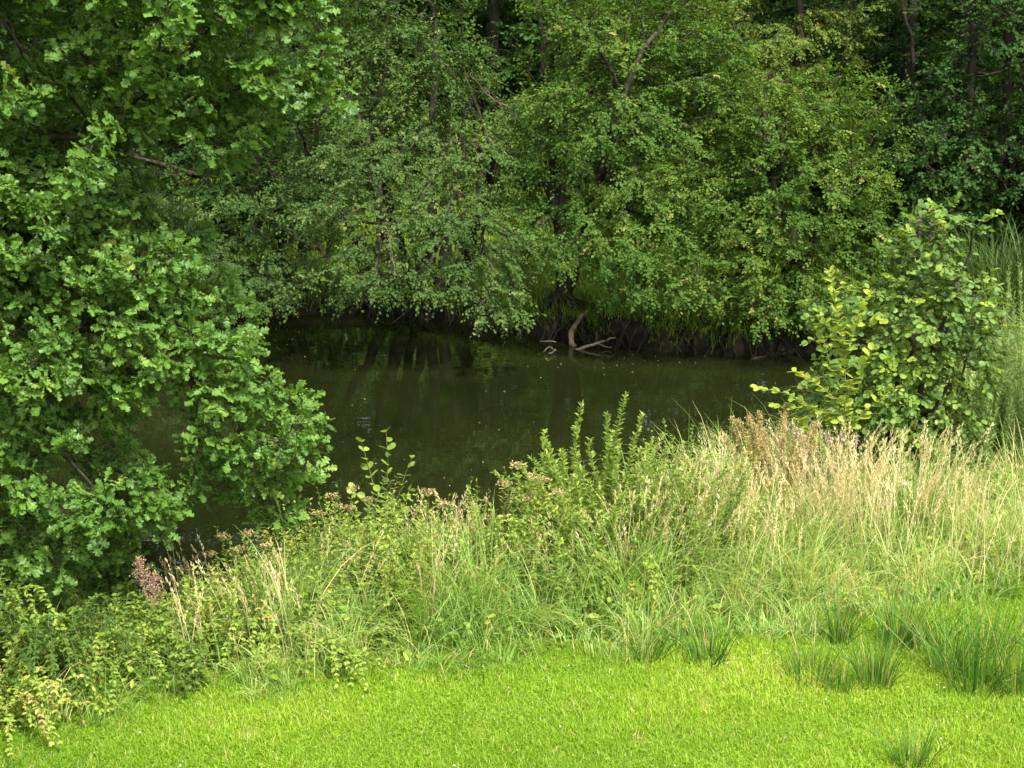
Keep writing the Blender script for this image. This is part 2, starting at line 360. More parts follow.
# ------------------------------------------------------------------ trees
def make_tree(name, label, cat, base, stems, lobes, n_attr, leaf, mats, group=None, step=.25, kill=.34, trop=(0, 0, .0), per=3, shoot=(.22, .45), k=7,
              leafL=.065, asp=.85, tone=.5, tone_clump=.12, yellow=.05, thin=10, tone_s=.07, trunk_r=0, r0=.011, pw=.47, seed=1, droop=.15, up=.9, spread=.85, twigs=False, shell=.45,
              t0=.12, jit=.35, rmax=.2, clump=(22, .32), extra=None, roots=None, bark=None, infl=3.0, sides=6):
    r = np.random.default_rng(seed)
    A = sample_lobes(lobes, n_attr, r, shell, clump)
    zt = terrain(A[:, 0], A[:, 1]); A = A[A[:, 2] > np.maximum(zt, WZ) + .12]
    P, par, starts = colonize(stems, A, step, kill, trop, r=r, infl=infl)
    n = len(P); cnt = np.zeros(n); has = np.zeros(n, bool)
    has[par[par >= 0]] = True; cnt[~has] = 1
    for i in range(n - 1, -1, -1):
        if par[i] >= 0: cnt[par[i]] += cnt[i]
    rad = np.minimum(r0 * cnt ** pw, rmax)
    if trunk_r:
        for (b_, m_), tr in zip(starts, trunk_r if isinstance(trunk_r, (list, tuple)) else [trunk_r] * len(starts)):
            rad[b_:b_ + m_] = np.maximum(rad[b_:b_ + m_], np.linspace(tr, .3 * tr, m_) * r.uniform(.7, 1.1))
    D = np.zeros((n, 3)); m = par >= 0; D[m] = P[m] - P[par[m]]
    for i in np.where(~m)[0]:
        ch = np.where(par == i)[0]; D[i] = P[ch[0]] - P[i] if len(ch) else (0, 0, 1)
    root = thing(name, label, cat, base, group)
    comp = np.arange(n)
    for i in range(n):
        if par[i] >= 0: comp[i] = comp[par[i]]
    g = Geo(); wood_parts = []
    for ci in np.unique(comp):
        e = np.where(m & (comp == ci))[0]
        gg = g if ci == 0 else Geo()
        tubes(gg, P[par[e]], P[e], np.minimum(rad[par[e]], rad[e] * 1.25), rad[e], sides, D[par[e]], D[e])
        if ci != 0: wood_parts.append(gg.build('trunk', bark or M_bark, smooth_shade=True))
    for pts, ra, rb in (roots or []):
        gg = Geo(); path_tube(gg, pts, ra, rb, 7, wob=.015, r=r); wood_parts.append(gg.build('root', M_root, smooth_shade=True))
    # leaf shoots on the thin wood
    th = np.where(cnt <= thin)[0]; th = np.repeat(th, per)
    ctr = P[cnt <= thin].mean(0)
    out = norm((P[th] - ctr) * np.array([1, 1, .5]))
    d = norm(D[th]) * .6 + norm(r.normal(0, 1, (len(th), 3))) * .75 + out * .35; d[:, 2] = d[:, 2] * .7 - droop * .5
    clump = .09 * np.sin(P[th, 0] * 2.1 + seed) * np.cos(P[th, 2] * 2.6 + seed * 2) + .06 * np.sin(P[th, 1] * 3 + P[th, 0] * 4)
    tn = tone + clump + r.normal(0, tone_clump, len(th)); ye = r.uniform(0, 1, len(th)) < yellow; tn[ye] += r.uniform(.2, .45, ye.sum())
    L = Geo(); TW = Geo() if twigs else None
    shoots(L, P[th] + r.normal(0, .03, (len(th), 3)), d, out, k, r.uniform(shoot[0], shoot[1], len(th)), leafL, asp, np.clip(tn, 0, 1), leaf, up=up, spread=spread, t0=t0, jit=jit, droop=droop, tw=g if twigs else None, tone_s=tone_s, r=r)
    if extra is not None: extra(L, g, r)
    o1 = g.build('trunk', bark or M_bark, smooth_shade=True); o2 = L.build('crown', mats)
    settle(root, o1, o2, *wood_parts)
    return (root, o1, o2, *wood_parts)
ntri = lambda: sum(len(o.data.polygons) for o in C.objects if o.type == 'MESH')

# --- the oak at the left: trunk outside the picture, boughs hanging over the bank
OY = 13.3
ob = np.array([-6.6, 14.3, 0.0]); ob[2] = terrain(ob[0], ob[1]) - .1
oak_lobes = [lobe(150, 10, OY, 185, 110, 1.3), lobe(270, 40, OY + .3, 55, 85, .8), lobe(245, 110, OY, 75, 65, .8), lobe(60, 150, OY + .2, 130, 130, 1.4),
             lobe(75, 300, OY, 115, 110, 1.2), lobe(50, 225, OY, 110, 65, .9), lobe(125, 255, OY, 65, 50, .7), lobe(20, 270, OY - .3, 90, 60, .7), lobe(150, 335, OY - .1, 75, 72, .9), lobe(230, 388, OY, 75, 58, .7), lobe(195, 350, OY, 60, 45, .6), lobe(225, 410, OY + .1, 55, 40, .5), lobe(268, 440, OY + .1, 52, 55, .6), lobe(270, 485, OY + .2, 45, 35, .5),
             lobe(60, 440, OY - .3, 110, 90, 1.0), lobe(120, 480, OY - .4, 65, 60, .7), lobe(40, 550, OY - .2, 90, 65, .8), lobe(85, 590, OY, 30, 40, .5), lobe(230, 520, OY + .2, 35, 20, .35),
             lobe(-120, 100, OY + .5, 180, 220, 2.2), lobe(-150, 400, OY + .8, 180, 200, 2.0), lobe(0, -150, OY + .8, 330, 150, 2.2), lobe(-350, -50, OY + 1, 240, 260, 2.4), lobe(-380, 300, OY + 1.2, 200, 220, 2.0)]
def bough(*pts): return [np.array(p, float) for p in pts]
oak_stems = [bough(ob, ob + (0, .05, 1.5), ob + (.1, 0, 3.2), ob + (.0, .2, 5.0), ob + (.2, .1, 7.0)),
             bough(ob + (.05, 0, 2.6), ob + (1.2, -.4, 3.2), at(60, 300, OY + .2)),
             bough(ob + (.05, 0, 3.4), ob + (1.4, -.3, 4.4), at(80, 130, OY + .2), at(180, 70, OY)),
             bough(ob + (.0, 0, 1.8), ob + (1.3, -.5, 2.0), at(40, 450, OY - .2)),
             bough(ob + (.05, 0, 2.9), ob + (1.6, -.3, 3.2), at(100, 330, OY), at(200, 380, OY))]
make_tree('oak_tree', 'large oak with lobed leaves hanging over the near bank at the left edge', 'tree', ob, oak_stems, oak_lobes, 6900, OAK, M_oak, step=.17, kill=.2, per=5,
          shoot=(.10, .24), k=6, leafL=.128, asp=.78, tone=.50, tone_clump=.13, yellow=.03, thin=5, r0=.0055, pw=.31, trunk_r=[.32, .05, .05, .04, .05], clump=(9, .26), seed=11, t0=.45, jit=.45, spread=1.0, twigs=True, droop=.1, up=1.0, shell=.5, rmax=.24, infl=2.0)

# --- alders along the far shore
def base_at(px, py, dy=0):
    p = gnd(px, py, WZ); p = p * 1.0; p[1] += dy; p[2] = terrain(p[0], p[1]) - .06; return p
def lean(b, tx, ty, tz, h=0.5):
    """a stem from b to b + (tx, ty, tz) with a slight curve"""
    t = np.array([tx, ty, tz], float); return [b, b + t * .4 + (0, 0, .12 * h), b + t * .75 + (.04, 0, .1 * h), b + t]
def rootset(b, r, n=6, reach=.9):
    out = []
    for i in range(n):
        a = r.uniform(math.pi * 1.05, math.pi * 1.95); rr = r.uniform(.5, reach)
        q = b + (math.cos(a) * rr, math.sin(a) * rr, 0)
        q2 = b + (math.cos(a) * rr * 1.5, math.sin(a) * rr * 1.3, 0); q2[2] = WZ - .15
        q[2] = max(terrain(q[0], q[1]), WZ) + .03
        out.append(([b + (0, 0, .25), (b + q) / 2 + (0, 0, .1), q, q2], r.uniform(.03, .06), .012))
    return out
rr_ = np.random.default_rng(5)
b0 = base_at(285, 312, .5)
make_tree('alder_tree', 'grey green bushy alder trailing in the water just right of the oak', 'tree', b0,
          [lean(b0, -.3, 0, 2.6), lean(b0 + (.15, .1, 0), .5, .3, 3.4), lean(b0 + (-.9, .1, 0), -.6, 0, 2.2)],
          [lobe(215, 275, 27.6, 55, 42, 1.0), lobe(270, 258, 27.0, 60, 45, 1.0), lobe(330, 252, 26.6, 55, 45, 1.0), lobe(255, 292, 26.3, 55, 20, .7), lobe(325, 288, 26.0, 50, 18, .6), lobe(205, 300, 26.5, 30, 22, .6), lobe(205, 240, 28.5, 65, 45, 1.0), lobe(520, 255, 27.4, 40, 30, .8), lobe(280, 205, 28.5, 60, 40, 1.0), lobe(240, 215, 30, 80, 45, 1.4), lobe(150, 230, 30, 70, 70, 1.5), lobe(60, 200, 30.5, 120, 100, 1.6),
           lobe(300, 180, 30.2, 70, 50, 1.4), lobe(180, 130, 31, 150, 60, 1.5)],
          2200, LEAF, M_alder_b, per=9, k=9, leafL=.058, tone_clump=.08, tone_s=.05, asp=.75, tone=.42, trunk_r=0.11, seed=21, droop=.3, thin=6, roots=rootset(b0, rr_), group='alders along the far shore')

b1 = base_at(440, 316, .55)
make_tree('alder_tree', 'many stemmed alder with leaning trunks drooping low over the dark water', 'tree', b1,
          [lean(b1, .5, .2, 3.6), lean(b1 + (-.35, .1, 0), -.5, .2, 3.4), lean(b1 + (-.75, .1, 0), -.75, .1, 2.6), lean(b1 + (.25, .1, 0), .9, .3, 2.8), lean(b1 + (-1.1, .15, 0), -1.3, .1, 2.4), lean(b1 + (-.2, .3, 0), .1, .5, 5.4), lean(b1 + (.35, -.05, 0), .7, -2.3, 2.9), lean(b1 + (-.5, -.05, 0), -.6, -2.3, 3.1)],
          [lobe(400, 262, 26.0, 75, 40, .9), lobe(345, 220, 26.6, 60, 55, 1.1), lobe(440, 225, 26.4, 80, 45, 1.0), lobe(380, 160, 27, 80, 60, 1.2), lobe(470, 170, 27.6, 60, 60, 1.2), lobe(350, 80, 28.4, 70, 80, 1.4),
           lobe(440, 90, 28.6, 80, 70, 1.4), lobe(400, 0, 29, 110, 70, 1.5), lobe(300, 20, 29.2, 80, 90, 1.5), lobe(505, 308, 25.6, 25, 22, .5), lobe(480, 268, 26, 40, 24, .7), lobe(430, 280, 25.8, 45, 14, .6), lobe(375, 280, 25.8, 40, 16, .6), lobe(520, 245, 26.4, 35, 30, .7)],
          3700, LEAF, M_alder_b, per=9, k=9, leafL=.058, tone_clump=.08, tone_s=.05, asp=.8, tone=.48, trunk_r=0.16, seed=22, droop=.28, thin=6, roots=rootset(b1, rr_, 9, 1.4), group='alders along the far shore', yellow=.07)

b2 = base_at(560, 332, .55)
make_tree('alder_tree', 'mid green alder in the centre with one dark trunk above a pale root', 'tree', b2,
          [lean(b2, .05, .2, 3.8), [b2 + (0, .1, 1.6), b2 + (-.35, .1, 2.4), b2 + (-.15, .1, 3.1), at(545, 150, 29.4)], lean(b2 + (.1, .1, 0), 1.0, -1.2, 4.0), lean(b2 + (.1, .4, .0), -.5, .5, 5.5)],
          [lobe(610, 245, 26.8, 85, 33, 1.0), lobe(560, 215, 27.2, 60, 42, 1.0), lobe(650, 225, 27, 60, 55, 1.1), lobe(560, 130, 28, 50, 50, 1.2), lobe(620, 150, 27.6, 80, 60, 1.3), lobe(600, 60, 28.6, 80, 60, 1.4),
           lobe(680, 80, 28.8, 80, 80, 1.4), lobe(640, -20, 29.4, 110, 70, 1.5), lobe(560, 20, 29.8, 50, 40, 1.2), lobe(645, 296, 26.6, 55, 22, .7), lobe(690, 290, 26.6, 40, 28, .8)],
          3700, LEAF, M_alder, per=9, k=9, leafL=.058, tone_clump=.08, tone_s=.05, asp=.82, tone=.52, trunk_r=0.13, seed=23, droop=.22, thin=6, roots=rootset(b2, rr_, 8, 1.2), group='alders along the far shore', yellow=.05)

b3 = base_at(735, 348, .6)
b3b = base_at(790, 346, .6)
make_tree('alder_tree', 'broad alder with spreading low branches behind the young yellow green sapling', 'tree', b3,
          [lean(b3, -.3, .1, 2.2), lean(b3 + (.1, .1, 0), .5, .3, 4.4), [b3 + (0, .1, .7), b3 + (-.7, 0, 1.3), b3 + (-1.4, 0, 1.7)], lean(b3b, .7, -.1, 2.2), lean(b3b, -.2, .2, 3.4), [b3b + (0, 0, .9), b3b + (.5, -.1, 1.5), b3b + (.9, -.1, 2.3)]],
          [lobe(740, 250, 27, 80, 50, 1.1), lobe(820, 235, 27.1, 65, 65, 1.1), lobe(740, 300, 26.6, 60, 26, .8), lobe(805, 298, 26.7, 60, 27, .8), lobe(700, 190, 27.6, 70, 60, 1.2), lobe(790, 160, 27.8, 90, 65, 1.3), lobe(860, 170, 28, 45, 55, 1.1),
           lobe(740, 110, 28.4, 80, 60, 1.3), lobe(830, 110, 28.4, 70, 50, 1.2), lobe(865, 265, 27.2, 32, 55, .8)],
          3700, LEAF, M_alder, per=9, k=9, leafL=.058, tone_clump=.08, tone_s=.05, asp=.82, tone=.56, trunk_r=0.11, seed=24, droop=.2, thin=6, roots=rootset(b3, rr_, 7, 1.3) + rootset(b3b, rr_, 7, 1.3), group='alders along the far shore', yellow=.06)

b4 = np.array([*at(790, 100, 31.5)[:2], 0]); b4[2] = terrain(b4[0], b4[1])
make_tree('alder_tree', 'yellowing alder rising behind the broad low one in the right half', 'tree', b4,
          [lean(b4, .1, 0, 5.2), lean(b4 + (.1, 0, 0), -.9, .1, 4.4), lean(b4, 1.0, 0, 4.4)],
          [lobe(760, 60, 31, 75, 60, 1.3), lobe(820, 40, 31, 60, 60, 1.2), lobe(720, 20, 31.4, 60, 60, 1.2), lobe(790, -40, 31.6, 110, 60, 1.5), lobe(790, -130, 31.8, 90, 70, 1.5), lobe(800, 120, 31, 80, 40, 1.2)],
          1500, LEAF, M_yellowing, per=9, k=9, leafL=.058, tone_clump=.08, tone_s=.05, asp=.8, tone=.38, trunk_r=0.11, seed=25, thin=6, group='alders along the far shore', yellow=.1)

# dark trees of the wood: prototypes, then copies
def wood_tree(label, name, base, seed, mat, h, spreadx, tone, bark=None, group='trees of the wood behind the shore', low=.35, skirt=9):
    r = np.random.default_rng(seed)
    lobes = []
    for q in range(13):
        f = r.uniform(low, 1); a = r.uniform(0, 6.28); rr2 = spreadx * (1.1 - .6 * f) * r.uniform(.3, 1)
        lobes.append((base + np.array([math.cos(a) * rr2, math.sin(a) * rr2, h * f * .95]), (r.uniform(.8, 1.3), r.uniform(.8, 1.3), r.uniform(.6, 1.0))))
    for q in range(skirt):
        a = r.uniform(math.pi, 2 * math.pi); lobes.append((base + np.array([math.cos(a) * spreadx * .9, math.sin(a) * spreadx * .7, r.uniform(.5, 2.4)]), (1, .9, .8)))
    return make_tree(name, label, 'tree', base, [[base, base + (.05, 0, h * .3), base + (-.05, .05, h * .65), base + (.1, 0, h * .9)]], lobes, 2000, LEAF, mat, group=group,
                     step=.3, kill=.4, per=5, k=7, leafL=.11, asp=.8, tone=tone, seed=seed, thin=7, r0=.013, bark=bark, rmax=.16)
def gb(px, Y):
    x = (px - 512) / F * Y * 1.03; return np.array([x, Y, float(terrain(x, Y))])
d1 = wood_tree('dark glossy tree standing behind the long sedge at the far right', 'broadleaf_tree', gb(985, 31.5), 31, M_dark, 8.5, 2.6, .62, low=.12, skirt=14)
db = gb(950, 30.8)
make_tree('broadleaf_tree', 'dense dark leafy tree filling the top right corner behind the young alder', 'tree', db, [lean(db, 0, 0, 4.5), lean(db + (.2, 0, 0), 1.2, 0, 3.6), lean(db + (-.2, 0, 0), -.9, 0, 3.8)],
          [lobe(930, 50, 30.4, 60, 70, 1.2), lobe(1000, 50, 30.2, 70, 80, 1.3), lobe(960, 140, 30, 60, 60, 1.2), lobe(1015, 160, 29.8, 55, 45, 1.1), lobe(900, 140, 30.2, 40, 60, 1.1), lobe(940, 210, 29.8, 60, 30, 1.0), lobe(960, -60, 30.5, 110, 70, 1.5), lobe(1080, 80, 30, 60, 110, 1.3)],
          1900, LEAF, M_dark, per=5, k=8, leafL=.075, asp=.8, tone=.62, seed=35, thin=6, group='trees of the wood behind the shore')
d2 = wood_tree('tall dark tree beyond the clearing, straight above the leaning alder trunks', 'broadleaf_tree', gb(427, 44), 32, M_dark, 9.0, 2.0, .7, bark=M_palebark, low=.5, skirt=0)
d3 = wood_tree('tall dark tree in the gap at the top right of centre behind the alders', 'broadleaf_tree', gb(725, 33.5), 33, M_dark, 9.5, 2.3, .5)
protos = (d1, d3, d3)
def copy_tree(src, loc, rz, sc, label):
    c = src[0].copy(); C.objects.link(c); c.location = loc; c.rotation_euler = (0, 0, rz); c.scale = (sc, sc, sc); c['label'] = label
    for ch in src[1:3]:
        q = ch.copy(); C.objects.link(q); q.parent = c
rq = np.random.default_rng(41)
for row, (Y, xs) in enumerate([(34.5, range(-150, 1300, 200)), (38, range(-250, 1400, 150)), (43, range(-300, 1500, 150)), (50, range(-350, 1500, 150)), (58, range(-400, 1600, 140)), (70, range(-300, 1400, 90)), (80, range(-300, 1400, 70))]):
    for px in xs:
        if row < 2 and 300 < px < 700: continue
        b = gb(px + rq.uniform(-50, 50), Y + rq.uniform(-1, 1))
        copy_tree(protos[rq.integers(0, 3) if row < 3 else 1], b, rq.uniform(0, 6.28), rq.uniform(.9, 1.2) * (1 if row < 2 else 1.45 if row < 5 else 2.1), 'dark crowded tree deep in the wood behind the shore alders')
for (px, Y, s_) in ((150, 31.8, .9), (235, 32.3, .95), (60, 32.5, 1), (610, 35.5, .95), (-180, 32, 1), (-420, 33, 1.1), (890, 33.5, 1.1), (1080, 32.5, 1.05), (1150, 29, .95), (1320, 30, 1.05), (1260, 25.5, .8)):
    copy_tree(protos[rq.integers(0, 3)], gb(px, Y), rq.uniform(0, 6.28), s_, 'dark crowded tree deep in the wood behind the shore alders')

for j, (px, Y, h_) in enumerate([(330, 37, 2.4), (420, 38.5, 2.8), (500, 37.5, 2.5), (580, 38.5, 2.8), (660, 37, 2.5), (380, 41, 3.4), (540, 41.5, 3.6)]):
    b = gb(px, Y)
    make_tree('hazel_bush', 'bright green bush in the clearing seen in gaps between the alder trunks', 'bush', b, [[b, b + (.1, 0, h_ * .4)], [b, b + (-.4, 0, h_ * .5)], [b, b + (.5, -.1, h_ * .4)]],
              [(b + np.array([0, 0, h_ * .5]), (1.3, 1.0, h_ * .5))], 220, LEAF, M_shrub, step=.22, kill=.3, per=5, k=7, leafL=.09, asp=.8, tone=.25, seed=500 + j, thin=6, group='bushes in the clearing behind the alders')
# --- young alder on the near right bank
def ygnd(px, py):
    z = -.3
    for _ in range(14): p = gnd(px, py, z); z = .5 * z + .5 * max(float(terrain(p[0], p[1])), WZ)
    return np.array([p[0], p[1], z])
yb = ygnd(880, 500); YY = yb[1]
make_tree('young_alder', 'young round leaved alder with a yellow green leader on the right bank', 'sapling', yb,
          [lean(yb, .3, .1, 2.4), lean(yb + (.06, 0, 0), .75, 0, 3.0), lean(yb + (-.05, 0, 0), -.75, 0, 2.2), lean(yb, .8, -.2, 1.7), lean(yb, -.5, -.3, 1.2)],
          [lobe(900, 330, YY, 60, 55, .6), lobe(925, 265, YY, 38, 50, .5), lobe(870, 390, YY - .1, 62, 50, .6), lobe(955, 330, YY, 45, 65, .55), lobe(920, 420, YY, 70, 45, .6), lobe(940, 225, YY, 14, 30, .25), lobe(975, 300, YY, 20, 30, .3)],
          1200, ROUND, M_young, step=.14, kill=.15, per=3, shoot=(.12, .30), k=6, leafL=.072, asp=.92, tone=.5, tone_clump=.15, seed=51, thin=6, r0=.005, twigs=True, yellow=.05, rmax=.04, infl=2.0, clump=None,
          extra=lambda L, g, r: None)
# its yellow-green leader is a young shoot of its own at the left of the alder
def herb(name, label, cat, base, stems, tpl, mat, leafL, asp, tone=.5, group=None, gap=.05, lp=2, stem_r=.004, up=.8, jit=.3, seed=1, heads=None, tone_s=.12, tip=.25, start=.12, droop=.1, stem_mat=None, taper=.5):
    """stems: list of polylines; leaves in pairs up each stem"""
    r = np.random.default_rng(seed); L = Geo(); parts = []
    for st in stems:
        g = Geo(); H = Geo(); q = path_tube(g, st, stem_r, stem_r * .35, 4, wob=.006, r=r)
        seg = np.linalg.norm(np.diff(q, axis=0), axis=1); tot = np.concatenate([[0], np.cumsum(seg)])
        n = max(3, int(tot[-1] * (1 - start) / gap)); tt = np.linspace(tot[-1] * start, tot[-1], n)
        pts = np.stack([np.interp(tt, tot, q[:, k]) for k in range(3)], 1)
        dr = norm(np.gradient(pts, axis=0)); sn = tone + r.normal(0, tone_s * .7)
        f = np.linspace(0, 1, n)
        for k in range(lp):
            az = np.arange(n) * 1.9 + k * 2 * math.pi / lp + r.normal(0, .4, n)
            hd = np.stack([np.cos(az), np.sin(az), np.zeros(n)], 1)
            d = hd * .9 + dr * (.35 + tip * f[:, None]) + r.normal(0, jit * .6, (n, 3)); d[:, 2] -= droop
            nn = np.array([0, 0, up]) + dr * .2 + r.normal(0, jit, (n, 3))
            ll = leafL * (1 - taper * f) * r.uniform(.65, 1.15, n)
            put_leaves(L, pts, d, nn, ll, ll * asp, np.clip(sn + .15 * f + r.normal(0, tone_s, n), 0, 1), tpl)
        parts.append(g.build('stem', stem_mat or M_stem, smooth_shade=True))
        if heads: heads(H, q, r); parts.append(H.build('flower_head', heads.mat))
    root = thing(name, label, cat, base, group)
    parts.append(L.build('foliage', mat))
    settle(root, *parts); return root, parts
def upright(base, n, h, spread, r, lean_=.25, bend=.15):
    out = []
    for i in range(n):
        a = r.uniform(0, 6.28); q = base + np.array([math.cos(a), math.sin(a), 0]) * spread * math.sqrt(r.uniform(0, 1)); q[2] = terrain(q[0], q[1]) - .02
        hh = h * r.uniform(.65, 1.05); v = np.array([math.cos(a), math.sin(a), 0]) * lean_ * r.uniform(.2, 1) * hh + r.normal(0, .06, 3) * hh; v[2] = hh
        out.append([q, q + v * .35 + (0, 0, .03), q + v * .7, q + v + np.array([math.cos(a), math.sin(a), -.3]) * bend * hh * r.uniform(0, .6)])
    return out
r_ = np.random.default_rng(61)
def head_umbel(mat, rad=.07):
    def f(H, q, r):
        tip = q[-1]; d = norm(q[-1] - q[-3])
        for u in range(10):
            a = u * .63 * 3.7; rr2 = rad * math.sqrt((u + .5) / 10); e = tip + d * .05 + np.array([math.cos(a) * rr2, math.sin(a) * rr2, .012 - rr2 * .15])
            tubes(H, tip[None], e[None], np.array([.0015]), np.array([.001]), 3)
            m = 7; put_leaves(H, np.repeat(e[None], m, 0) + r.normal(0, .006, (m, 3)), r.normal(0, 1, (m, 3)), np.tile([0, 0, 1.], (m, 1)) + r.normal(0, .4, (m, 3)), .018, .016, r.uniform(0, 1, m), LEAF)
    f.mat = mat; return f
def head_spike(mat, length=.25, leaf=.022, dens=60, width=.02):
    def f(H, q, r):
        d = norm(q[-1] - q[-4]); t = r.uniform(-length, .03, dens); tubes(H, (q[-1] - d * length)[None], (q[-1] + d * .02)[None], np.array([.002]), np.array([.001]), 3)
        p = q[-1] + d * t[:, None]; dd = r.normal(0, 1, (dens, 3)); dd[:, 2] += .6
        put_leaves(H, p + norm(dd) * width * .4 * (1.1 - (t + length) / length)[:, None], dd, r.normal(0, 1, (dens, 3)), leaf * r.uniform(.6, 1.2, dens), leaf * .7, r.uniform(0, 1, dens), LEAF)
    f.mat = mat; return f
def head_panicle(mat, length=.3, rad=.08):
    def f(H, q, r):
        d = norm(q[-1] - q[-4])
        tubes(H, (q[-1] - d * length)[None], (q[-1] + d * .02)[None], np.array([.002]), np.array([.001]), 3)
        for u in range(16):
            s = q[-1] - d * length * (1 - u / 16); a = u * 2.4; e = s + np.array([math.cos(a), math.sin(a), .9]) * rad * (1.15 - u / 18) * r.uniform(.7, 1.1)
            tubes(H, s[None], e[None], np.array([.0015]), np.array([.001]), 3)
            m = 30; t = r.uniform(.1, 1.15, m)[:, None]; put_leaves(H, s + (e - s) * t + r.normal(0, .012, (m, 3)), r.normal(0, 1, (m, 3)), r.normal(0, 1, (m, 3)), .012, .010, r.uniform(0, 1, m), LEAF)
    f.mat = mat; return f

lb = ygnd(838, 522)
T = lambda px, py, dy=0: at(px, py, lb[1] + dy)
herb('alder_shoot', 'bright yellow green leafy leader standing left of the young alder', 'sapling', lb,
     [[lb, T(845, 420), T(842, 340), T(830, 272)], [T(845, 420), T(825, 390), T(795, 372)], [T(846, 440), T(800, 400), T(758, 388)], [T(843, 360), T(858, 320), T(868, 295)], [T(846, 400), T(825, 350), T(818, 312)], [T(844, 440), T(820, 412), T(775, 405)], [T(842, 400), T(860, 370), T(872, 350)], [T(844, 430), T(866, 410), T(885, 395)], [lb, T(830, 470), T(815, 440), T(800, 420)], [T(843, 350), T(832, 330), T(822, 318)]],
     ROUND, M_young, .125, .75, tone=.82, seed=62, gap=.05, stem_r=.009, tone_s=.1, tip=.5, taper=.25)
# purple loosestrife behind it
for j, (px, py, top) in enumerate([(925, 420, 238), (940, 420, 250), (715, 0, 0)][:2]):
    pass
pb = ygnd(935, 455); pb[1] += 1.0; pb[2] = terrain(pb[0], pb[1])
Tp = lambda px, py: at(px, py, pb[1])
herb('loosestrife', 'purple flowering loosestrife showing over the top of the young alder', 'plant', pb, [[pb, Tp(928, 350), Tp(916, 270), Tp(910, 226)], [pb + (.05, 0, 0), Tp(930, 350), Tp(922, 280), Tp(920, 218)], [pb, Tp(935, 350), Tp(930, 290), Tp(931, 226)]],
     LANCE, M_willowherb, .09, .25, seed=63, gap=.06, heads=head_spike(M_purple, .22, .025, 110, .03))

# willowherb stand at the far right
wh_labels = ['tall fine leaved willowherb at the right edge beside the young alder', 'fine leaved willowherb just left of the tallest one, in front of the alder', 'short fine leaved willowherb at the right edge above the dry grass']
for j, (px, py, h, n) in enumerate([(1012, 478, 2.2, 26), (962, 488, 1.75, 20), (1045, 490, 2.3, 24)]):
    b = ygnd(px, py)
    herb('willowherb', wh_labels[j], 'plant', b, upright(b, n * 2, h, .55, r_, .14, .1), LANCE, M_willowherb, .105, .2, seed=70 + j, lp=3, gap=.03, tone=.5, group='fine leaved willowherbs at the right', tip=.7, jit=.35)
for j, (px, py, h, n, lab) in enumerate([(768, 530, 1.25, 34, 'rust brown gone to seed willowherb left of the yellow green leader'), (808, 528, 1.1, 28, 'brown and green weed with pink flowers at the foot of the alder leader')]):
    b = ygnd(px, py)
    herb('willowherb', lab, 'plant', b, upright(b, n, h, .25, r_, .2, .15), LANCE, (M_herb, M_willowherb)[j], .09, .24, seed=80 + j, tone=(.93, .5)[j], gap=.035, lp=3, heads=head_panicle(M_brown, .3, .05) if j == 0 else head_spike(M_pink, .08, .026, 14, .025), group='seeding weeds by the young alder')

# upright willow shrub in the middle of the bank
sb = ygnd(600, 575)
Ts = lambda px, py, dy=0: at(px, py, sb[1] + dy)
st = [[sb, Ts(605, 500), Ts(615, 440), Ts(626, 394)], [sb, Ts(590, 500), Ts(575, 450), Ts(582, 405)], [sb + (.05, 0, 0), Ts(612, 500), Ts(608, 450), Ts(607, 415)], [sb, Ts(620, 500), Ts(632, 450), Ts(642, 415)], [sb, Ts(580, 500), Ts(565, 470), Ts(562, 450)], [sb + (0, -.2, 0), Ts(600, 500), Ts(592, 460), Ts(590, 440)]]
st += upright(sb, 70, 1.2, .5, r_, .55, .3)
herb('willow_shrub', 'light green upright willow shrub in the middle of the near bank', 'shrub', sb, st, LANCE, M_shrub, .11, .36, tone=.55, seed=91, gap=.02, lp=3, tip=.6, stem_r=.006, jit=.4)
# right neighbour with blue-green rounded leaves
b = ygnd(690, 575)
herb('dogwood_shrub', 'rounded blue green shrub between the willow shrub and the dry grass', 'shrub', b, upright(b, 44, 1.3, .5, r_, .35, .1), LEAF, M_shrub, .08, .55, tone=.25, seed=92, gap=.035, jit=.4)
b = ygnd(645, 585)
herb('dogwood_shrub', 'low leafy shrub against the right foot of the upright willow shrub', 'shrub', b, upright(b, 34, .9, .45, r_, .35, .1), LEAF, M_shrub, .075, .55, tone=.5, seed=93, gap=.035, jit=.4)
# sapling at the left of the bank
b = ygnd(385, 590); Tl = lambda px, py: at(px, py, b[1])
herb('alder_sapling', 'small broad leaved sapling poking above the bank in front of the water', 'sapling', b,
     [[b, Tl(385, 530), Tl(388, 470), Tl(386, 432)], [Tl(386, 520), Tl(372, 480), Tl(362, 442)], [Tl(386, 530), Tl(400, 490), Tl(412, 458)], [Tl(385, 540), Tl(370, 510), Tl(350, 488)], [Tl(386, 540), Tl(402, 510), Tl(410, 490)]] + upright(b, 14, .95, .3, r_, .45, .3),
     ROUND, M_shrub, .115, .72, tone=.55, seed=94, gap=.085, stem_r=.007, tone_s=.1, taper=.15, jit=.6, lp=2)
